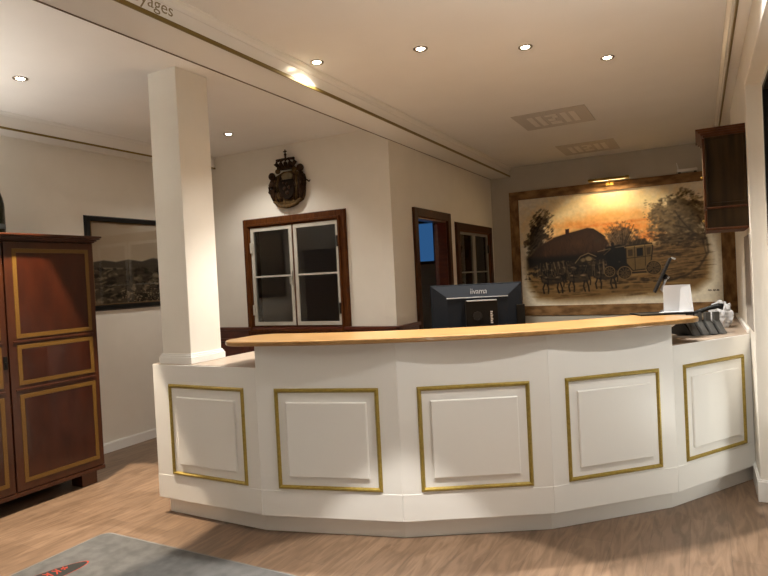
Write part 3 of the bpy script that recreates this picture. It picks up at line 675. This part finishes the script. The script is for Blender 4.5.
# lower ribbon
rb = []
for k in range(13): x = -.165+.33*k/12; rb.append((x,-.052,.045-.05*math.cos(x/.165*PI/2)+.02*(abs(x)>.12)))
MB().tube(rb,[.012]+[.021]*11+[.012],10,A).build('ribbon', M_crest2, cr, smooth=True)
MB().box((-.03,-.004,.30),(.03,0,.36),A @ Matrix.Translation((0,-.0005,0))).build('hanging_bracket', M_hinge, cr)
# side supporters: bearded figures reduced to head, torso, arm and leg
for s in (-1,1):
    dz = .035 if s > 0 else -.02
    pv = [(s*.175,-.045,.33+dz),(s*.178,-.055,.27+dz),(s*.185,-.055,.20),(s*.172,-.05,.13),(s*.162,-.045,.075)]
    MB().tube(pv,[.022,.036,.030,.026,.016],12,A).build('supporter_figure', M_crest, cr, smooth=True)
    MB().ball((s*.172,-.055,.376+dz),(.038,.032,.044),14,9,A).build('supporter_head', M_crest, cr, smooth=True)
    MB().tube([(s*.185,-.055,.30+dz),(s*.215,-.05,.25+dz),(s*.222,-.05,.20+dz),(s*.200,-.05,.155)],[.014,.013,.011,.009],8,A).build('supporter_arm', M_crest, cr, smooth=True)
    MB().ball((s*.10,-.05,.405),(.030,.022,.030),14,9,A).build('rosette', M_crest2, cr, smooth=True)
MB().tube([(.235,-.045,.27),(.262,-.045,.245),(.275,-.045,.262)],[.008,.009,.005],8,A).build('scroll_tip', M_crest, cr, smooth=True)
# crown
MB().frame(-.080,.080,.425,.455,.0149,-.02,-.085,A).box((-.085,-.085,.42),(.085,-.01,.452),A).build('crown_band', M_crest, cr, bevel=.006)
ck = MB()
for k in range(5):
    x = -.080+.04*k; sx = -1 if k < 2 else (1 if k > 2 else 0)
    ck.tube([(x,-.05,.45),(x*1.40+sx*.006,-.055,.49),(x*1.25,-.055,.525),(x*.45,-.05,.535)],[.018,.022,.019,.012],10,A)
ck.build('crown_arches', M_crest, cr, smooth=True)
MB().ball((0,-.05,.532),(.018,.018,.020),12,8,A).build('crown_orb', M_crest, cr, smooth=True)
MB().tube([(0,-.05,.545),(0,-.05,.575)],[.008,.011],10,A).ball((0,-.05,.585),(.015,.012,.014),10,7,A).tube([(0,-.05,.595),(0,-.05,.640)],.007,8,A).tube([(-.020,-.05,.618),(.020,-.05,.618)],.007,8,A).build('crown_cross', M_crest, cr)
pk = MB()
for x in (-.055,-.018,.018,.055): pk.ball((x,-.088,.437),.009,10,6,A)
pk.build('crown_pearls', M_crest2, cr, smooth=True)

# ------------------------------------------------------------------ picture lamp
pq = thing('picture_light', 'brass picture light shining on the coach painting', 'picture light', (-.975,YB-.035,2.56))
MB().tube([(-.975,YB-.035,2.56),(-.975,YB-.09,2.585),(-.975,YB-.13,2.598)],.008).build('arm', M_brass, pq)
MB().box((-1.02,YB-.043,2.535),(-.93,YB-.035,2.58)).build('mounting_plate', M_brass, pq, bevel=.002)
sh_ = [(-.045,.0),(-.040,.022),(-.018,.036),(.018,.036),(.040,.022),(.045,.0),(.040,.0),(.034,.018),(.016,.030),(-.016,.030),(-.034,.018),(-.040,0)]
MB().prism([(YB-.14+a,2.585+b) for a,b in sh_], -1.215, -.735, Matrix(((0,0,1,0),(1,0,0,0),(0,1,0,0),(0,0,0,1)))).build('lamp_shade', M_brass, pq)
MB().tube([(-1.17,YB-.14,2.597),(-.78,YB-.14,2.597)],.008).build('lamp_tube', M_bulb, pq)
# ------------------------------------------------------------------ wifi router on the frame top
wf = thing('wifi_router', 'small white router with aerial standing on the top board of the painting', 'router', (-.09,YB-.03,2.585))
MB().box((-.20,YB-.085,2.597),(.02,YB-.004,2.632)).build('router_body', M_white, wf, bevel=.006)
MB().box((-.19,YB-.060,2.586),(-.16,YB-.01,2.597)).build('router_foot', M_black, wf); MB().box((-.02,YB-.060,2.586),(.01,YB-.01,2.597)).build('router_foot', M_black, wf)
MB().tube([(-.19,YB-.012,2.60),(-.19,YB-.012,2.66),(-.205,YB-.012,2.72)],[.007,.006,.005]).build('aerial', M_white, wf)
# ------------------------------------------------------------------ hanging cabinet on the right
hc = thing('hanging_cabinet', 'dark brown wooden cabinet hanging high on the right wall', 'cabinet', (.17,4.62,1.70))
hx, hy0, hy1 = .056, 4.40, 4.86
MB().box((hx,hy0,1.712),(XR,hy1,2.325)).build('body', M_hutch, hc, bevel=.003)
MB().frame(hx+.0,XR-.002,1.862,2.300,.016,hy0,hy0-.006,None,.003).build('side_moulding', M_hutch, hc)
MB().box((hx-.004,hy0-.008,1.838),(XR-.001,hy1,1.850)).build('middle_moulding', M_hutch2, hc, bevel=.003)
MB().box((hx-.010,hy0-.010,1.700),(XR-.001,hy1+.01,1.716)).build('base_moulding', M_hutch2, hc, bevel=.003)
cn = MB()
for e, a, b in ((.008,2.300,2.314),(.022,2.314,2.330),(.036,2.330,2.344),(.050,2.344,2.358)): cn.box((hx-e,hy0-e*.25,a),(XR-.001,hy1+e,b))
cn.build('cornice', M_hutch2, hc, bevel=.003)
dr = MB().box((hx-.014,hy0+.01,1.86),(hx,hy1-.01,2.296)).build('door', M_hutch2, hc, bevel=.003)
MB().ball((hx-.022,hy0+.05,2.05),.009,10,7).build('door_knob', M_brass, dr, smooth=True)
dw = MB().box((hx-.012,hy0+.01,1.722),(hx,hy1-.01,1.834)).build('drawer', M_hutch2, hc, bevel=.003)
MB().ball((hx-.020,(hy0+hy1)/2,1.778),.008,10,7).build('drawer_knob', M_brass, dw, smooth=True)

# ------------------------------------------------------------------ computer monitor, seen from behind
mo = thing('computer_monitor', 'black flat monitor seen from behind over the wooden bar top', 'monitor', (-1.33,3.82,.75))
yaw = .48796
Mm = Matrix.Translation((-1.333,3.83,1.43)) @ Matrix.Rotation(yaw,4,'Z')      # local -y towards the viewer, z=0 top edge
MB().box((-.307,.0,-.362),(.307,.016,0),Mm).build('screen_panel', M_mon, mo, bevel=.003)
bk = [(-.300,-.355),(.300,-.355),(.300,-.005),(-.300,-.005)]; bi = [(-.20,-.345),(.20,-.345),(.20,-.085),(-.20,-.085)]
MB().add([(x,0.001,z) for x,z in bk]+[(x,-.030,z) for x,z in bi],[(0,1,5,4),(1,2,6,5),(2,3,7,6),(3,0,4,7),(4,5,6,7),(3,2,1,0)],Mm).build('back_cover', M_mon, mo, bevel=.002)
MB().box((-.205,-.034,-.092),(.205,-.020,-.085),Mm).build('silver_ridge', M_silver, mo)
mp_ = MB().box((-.085,-.085,-.325),(.125,-.030,-.108),Mm).build('mini_computer', M_monb, mo, bevel=.004)
MB().box((-.078,-.0865,-.113),(.118,-.060,-.106),Mm).build('silver_edge', M_silver, mp_)
Md = Mm @ Matrix.Translation((-.010,-.085,-.21)) @ Matrix.Rotation(PI/2,4,'X')
MB().lathe([(.030,0),(.030,.004),(.020,.004),(.020,.001)],28,Md).build('round_badge', M_black, mp_)
Mt = Mm @ Matrix(((1,0,0,0),(0,0,-1,-.0855),(0,1,0,0),(0,0,0,1)))
lab = MB()
for k in range(7): lab.box((.074,-.262+.012*k,0),(.090-.004*(k%2),-.254+.012*k,.0006),Mt)
lab.build('label_marks', M_silver, mp_)
Mtx = Mm @ Matrix(((1,0,0,.012),(0,0,-1,-.0215),(0,1,0,-.070),(0,0,0,1)))
text_mesh('logo_lettering', 'iiyama', .062, M_silver, Mtx, mo, .0012, .112)
MB().box((.262,-.02,-.355),(.318,.004,-.150),Mm).build('side_module', M_monb, mo, bevel=.003)
MB().box((-.035,.0,-.60),(.035,.02,-.30),Mm).build('stand_neck', M_black, mo, bevel=.004)
MB().box((-.13,-.09,-.679),(.13,.11,-.668),Mm).build('stand_foot', M_black, mo, bevel=.004)
MB().box((-.035,-.01,-.672),(.035,.02,-.58),Mm).build('stand_riser', M_black, mo)

# ------------------------------------------------------------------ things at the right end of the bar top
ZT = ZU+.030
def V(*a): return Vector(a)
yw = .38
# black tray
Tt = Matrix.Translation((-.215,4.41,ZT)) @ Matrix.Rotation(math.radians(26),4,'Z')
tray = MB().box((-.20,-.10,0),(.17,.10,.006),Tt).frame(-.20,.17,-.10,.10,.006,0,.010,Tt @ Matrix(((1,0,0,0),(0,0,1,0),(0,1,0,0),(0,0,0,1)))).build('serving_tray', M_black, bevel=.002)
tag(tray, 'flat black tray on the right end of the wooden bar top', 'tray')
# white panel: folded card display
Tp = Matrix.Translation((-.165,4.435,ZT+.0115)) @ Matrix.Rotation(math.radians(22),4,'Z')
wp = thing('paper_stand', 'blank white folded card standing on the black tray', 'card stand', tuple(Tp.translation))
MB().box((-.066,-.012,0),(.108,-.009,.180),Tp).build('front_sheet', M_paper, wp)
MB().add([(.028,-.014,.002),(.107,-.055,.002),(.107,-.055,.004),(.028,-.014,.004),(.045,-.0125,.165),(.107,-.0125,.179),(.107,-.0135,.179),(.045,-.0135,.165)],[(0,1,2,3),(0,3,7,4),(3,2,6,7),(4,7,6,5),(1,0,4,5),(2,1,5,6)],Tp).build('side_flap', M_paper, wp)
MB().box((-.100,-.060,0),(.107,-.012,.0035),Tp).build('base_sheet', M_paper, wp)
# tablet on a silver arm
tb = thing('tablet_on_stand', 'slim black tablet seen edge-on on a silver arm behind the white card', 'tablet', (-.20,4.50,ZT))
Tb = Matrix.Translation((-.231,4.53,ZT+.255)) @ Matrix.Rotation(math.radians(6),4,'Z') @ Matrix.Rotation(math.radians(25),4,'Y')
MB().box((-.007,-.085,-.125),(.007,.085,.130),Tb).build('tablet', M_black, tb, bevel=.003)
MB().tube([(.008,-.01,0),(.034,-.01,0)],[.020,.017],14,Tb).build('hinge_knob', M_black, tb, smooth=True)
MB().ball((.036,-.02,0),(.009,.012,.012),12,8,Tb).build('knob_cap', M_chrome, tb, smooth=True)
MB().box((.0,-.08,.128),(.028,-.05,.138),Tb).build('camera_clip', M_silver, tb, bevel=.002)
k0 = Tb @ V(.03,-.01,-.0); 
MB().tube([tuple(k0),tuple(Tb @ V(.034,-.01,-.09)),(-.215,4.57,ZT+.13),(-.20,4.60,ZT+.014)],[.010,.010,.010,.012],12).build('arm', M_silver, tb, smooth=True)
MB().lathe([(.055,.0),(.055,.010),(.03,.016),(.012,.022)],28,Matrix.Translation((-.20,4.60,ZT+.001))).build('foot_plate', M_grey, tb)
# desk telephone on the low worktop
ph = thing('desk_telephone', 'black desk telephone on ribbed grey stand at the low right worktop', 'telephone', (.0,4.72,LT))
Tq = Matrix.Translation((-.03,4.62,LT+.001)) @ Matrix.Rotation(math.radians(-50),4,'Z') @ Matrix.Scale(1.12,4)
# base wedge
MB().prism([(-.165,0),(.075,0),(.045,.028),(-.02,.085),(-.045,.080),(-.165,.016)], -.09, .11, Tq @ Matrix(((1,0,0,0),(0,0,1,0),(0,1,0,0),(0,0,0,1)))).build('phone_body', M_black, ph, bevel=.004)
for k in range(4):
    yk = -.096+.062*k
    MB().prism([(.02,.134),(.040,.134),(.040,.082),(.098,.004),(.078,.001),(.02,.072)], yk, yk+.038, Tq @ Matrix(((1,0,0,0),(0,0,1,0),(0,1,0,0),(0,0,0,1)))).build('stand_rib', M_grey, ph, bevel=.003)
MB().tube([(-.075,.02,.105),(-.045,.06,.135),(-.02,.10,.152),(.01,.14,.166),(.03,.165,.160)],[.020,.015,.013,.016,.022],12,Tq).build('handset', M_black, ph, smooth=True)
MB().tube([(-.165,-.05,.008),(-.19,-.06,.02),(-.185,-.09,.008),(-.15,-.11,.006)],.006,8,Tq).build('cord', M_black, ph, smooth=True)
# crumpled white paper behind the telephone
bmz = bmesh.new(); bmesh.ops.create_icosphere(bmz, subdivisions=4, radius=1)
for v in bmz.verts:
    c = v.co.copy(); d = 1+.28*mnoise.noise(c*2.1)+.16*mnoise.noise(c*5)
    v.co = Vector((.075*c.x*d, .10*c.y*d, max(-.088,.105*c.z*d)))
mm = MB(); mm.add([tuple(v.co) for v in bmz.verts],[tuple(v.index for v in f.verts) for f in bmz.faces],Matrix.Translation((.125,5.12,LT+.090)) @ Matrix.Rotation(.4,4,'Z')); bmz.free()
tag(mm.build('crumpled_paper', M_paper), 'crumpled white paper bundle behind the black telephone', 'paper')
# ------------------------------------------------------------------ door mat with printed emblem
dm = thing('door_mat', 'grey carpet mat with black oval emblem on the wood floor', 'mat', (-2.0,1.6,0))
def rrect(x0, x1, y0_, y1_, r):
    p = []
    for cx_, cy_, s in ((x1-r,y1_-r,0),(x0+r,y1_-r,1),(x0+r,y0_+r,2),(x1-r,y0_+r,3)):
        for k in range(7): a = PI/2*(s+k/6); p.append((cx_+r*math.cos(a), cy_+r*math.sin(a)))
    return p
MB().prism(rrect(-3.335,-.70,.65,2.425,.06),0,.004).build('rubber_edge', M_matedge, dm)
MB().prism(rrect(-3.318,-.717,.667,2.408,.05),.003,.009).build('carpet', M_mat, dm)
def leaf(k): 
    p = []
    for i in range(40):
        a = 2*PI*i/40; c, s = math.cos(a), math.sin(a)
        x = .072*k*s*(1-.10*abs(c)); y = .235*(k*.97+.03*k)*c
        p.append((-3.118+x+.05*(y/.235), 1.865+y+.0*x))
    return p
MB().prism(leaf(1.025),.009,.0094).build('emblem_border', M_logo_red, dm)
MB().prism(leaf(.985),.0094,.0098).build('emblem_field', M_logo_black, dm)
em_ = MB()
for (pts,w) in (([(-3.135,2.00),(-3.095,1.985)],.008),([(-3.13,1.985),(-3.10,2.005)],.008),([(-3.112,2.012),(-3.118,1.978)],.008),
                ([(-3.15,1.965),(-3.09,1.96)],.007),([(-3.15,1.945),(-3.12,1.955),(-3.085,1.935)],.007),([(-3.155,1.92),(-3.09,1.915)],.008),([(-3.16,1.90),(-3.13,1.91),(-3.10,1.885)],.008),([(-3.165,1.87),(-3.10,1.865)],.010),([(-3.17,1.84),(-3.11,1.85)],.010),([(-3.17,1.80),(-3.12,1.81),(-3.12,1.78)],.010)):
    for (ax,ay),(bx_,by) in zip(pts[:-1],pts[1:]):
        d = Vector((bx_-ax,by-ay)); n_ = Vector((-d.y,d.x)).normalized()*w/2
        em_.prism([(ax+n_.x,ay+n_.y),(bx_+n_.x,by+n_.y),(bx_-n_.x,by-n_.y),(ax-n_.x,ay-n_.y)],.0098,.0102)
em_.build('emblem_strokes', M_logo_red, dm)

# ------------------------------------------------------------------ ceiling: downlights and vents
def spot(name, x, y, z, power, size=115, blend=.7, col=(1,.80,.55), r=.035, target=None):
    l = bpy.data.lights.new(name,'SPOT'); l.energy = power; l.spot_size = math.radians(size); l.spot_blend = blend; l.color = col; l.shadow_soft_size = r
    o = bpy.data.objects.new(name,l); COL.objects.link(o); o.location = (x,y,z)
    if target: o.rotation_euler = (Vector(target)-Vector((x,y,z))).to_track_quat('-Z','Y').to_euler()
    return o
W = 1.0; LC = (1,.945,.86); LW = (1,.95,.87)
DL = [(-2.165,3.30,'round ceiling spotlight nearest the white beam',170),(-1.505,3.49,'ceiling spotlight over the left half of the bar, second from the beam',130),(-.935,3.86,'ceiling spotlight over the middle of the bar, third from the beam',205),(-.506,4.39,'ceiling spotlight farthest right, above the telephone end',150),
      (-3.905,2.40,'ceiling spotlight left of the white column near the cabinet',18),(-3.888,4.346,'ceiling spotlight just right of the white column, left of the beam',12)]
for x, y, lb, e in DL:
    t = thing('ceiling_downlight', lb, 'ceiling light', (x,y,ZC), 'recessed ceiling spotlights')
    T = Matrix.Translation((x,y,ZC))
    MB().lathe([(.046,0),(.046,-.004),(.040,-.007),(.029,-.003),(.027,0)],28,T).build('trim_ring', M_ring, t, smooth=True)
    MB().lathe([(.026,-.0005),(.026,-.003),(.012,-.004)],24,T).build('lamp', M_lamp, t)
    spot('downlight_beam', x, y, ZC-.02, e*W, 84, .6, LC)
# unseen lobby spots: first inferred from the counter's lit front, others added as fill
for x, y, e, sz, bl, c in ((-1.14,2.01,300,48,.1,LC),(.08,2.75,92,130,.6,LW),(-.6,.6,50,50,.3,LC),(-2.2,.6,50,50,.3,LC),(-3.4,.5,50,50,.3,LC),(-2.2,.5,70,70,.5,LC),(-1.2,-1.2,60,90,.5,LC),(-3.6,-3.2,25,110,.5,LC),(-1.2,-3.2,25,110,.5,LC)):
    spot('unseen_lobby_spot', x, y, ZC-.02, e*W, sz, bl, c)
spot('picture_wash_beam', -.935, 3.86, ZC-.03, 320*W, 31, .35, (1,.93,.80), .035, (-.95,YB,1.40))
spot('downlight_core', -3.905, 2.40, ZC-.02, 500*W, 46, .12, (1,.84,.64))
spot('downlight_spill', -3.888, 4.346, ZC-.02, 36*W, 130, .6, LC)
spot('downlight_spill', -2.165, 3.30, ZC-.02, 55*W, 130, .6, LC)
spot('unseen_lobby_spot', -3.4, 3.6, ZC-.02, 50*W, 60, .2, LC)  # another unseen lobby spot, without a fitting
# two unseen upward fills, added to brighten the ceiling: one right, one left
for x, y, e in ((.17,1.7,66),(-4.55,1.0,120)):
    spot('ceiling_fill_spot', x, y, 1.9, e, 150, .5, LC, .10, (x,y,9))
# unseen point fills added for the counter: below view, and outside the tall window
for nm, loc, e, c, r in (('low_fill_light',(-.3,.9,.8),6,LW,.12),('window_fill_light',(.85,3.85,.42),19,LW,.15)):
    l = bpy.data.lights.new(nm,'POINT'); l.energy = e; l.color = c; l.shadow_soft_size = r
    o = bpy.data.objects.new(nm,l); COL.objects.link(o); o.location = loc

vents = ((-1.50,-.84,5.50,6.14,'square ceiling vent nearer the spotlights'),(-1.44,-.80,7.15,7.80,'square ceiling vent nearer the painting wall'))
for x0, x1, y0_, y1_, lb in vents:
    t = thing('ceiling_vent', lb, 'ceiling vent', ((x0+x1)/2,(y0_+y1_)/2,ZC), 'ceiling vents')
    MB().box((x0,y0_,ZC-.006),(x1,y1_,ZC)).build('vent_plate', M_vent, t, bevel=.002)
    dx, dy = x1-x0, y1_-y0_
    for (a,b,c,d) in ((.17,.25,.22,.80),(.29,.37,.22,.80),(.63,.71,.22,.80),(.75,.83,.22,.80),(.42,.58,.66,.80),(.42,.52,.46,.58),(.50,.58,.34,.42),(.42,.58,.22,.30)):
        MB().box((x0+a*dx,y0_+c*dy,ZC-.010),(x0+b*dx,y0_+d*dy,ZC-.005)).build('vent_slat', M_vent2, t)
# picture lamp light
al = bpy.data.lights.new('picture_lamp_light','AREA'); al.shape = 'RECTANGLE'; al.size = .38; al.size_y = .03; al.energy = 5; al.color = (1,.76,.44)
ao = bpy.data.objects.new('picture_lamp_light',al); COL.objects.link(ao); ao.location = (-.975,YB-.135,2.582); ao.rotation_euler = (math.radians(-28),0,0)
# ------------------------------------------------------------------ world, camera, view
w = bpy.data.worlds.new('night'); S.world = w; w.use_nodes = True
w.node_tree.nodes['Background'].inputs[0].default_value = (.02,.025,.04,1); w.node_tree.nodes['Background'].inputs[1].default_value = .15
cam = bpy.data.cameras.new('camera'); co_ = bpy.data.objects.new('camera',cam); COL.objects.link(co_); S.camera = co_
cam.sensor_width = 36; cam.lens = 596.0*36/768; cam.clip_start = .02
ya, pi_, ro = .48796, -.016615, -.050518
f_ = Vector((-math.sin(ya)*math.cos(pi_), math.cos(ya)*math.cos(pi_), math.sin(pi_))); r_ = Vector((math.cos(ya),math.sin(ya),0)); u_ = r_.cross(f_)
r2 = math.cos(ro)*r_+math.sin(ro)*u_; u2 = -math.sin(ro)*r_+math.cos(ro)*u_
co_.matrix_world = Matrix(((r2.x,u2.x,-f_.x,0),(r2.y,u2.y,-f_.y,0),(r2.z,u2.z,-f_.z,1.5),(0,0,0,1)))
S.view_settings.view_transform = 'Standard'; S.view_settings.look = 'None'; S.view_settings.gamma = 1; S.view_settings.exposure = 0.33
S.view_settings.use_curve_mapping = False
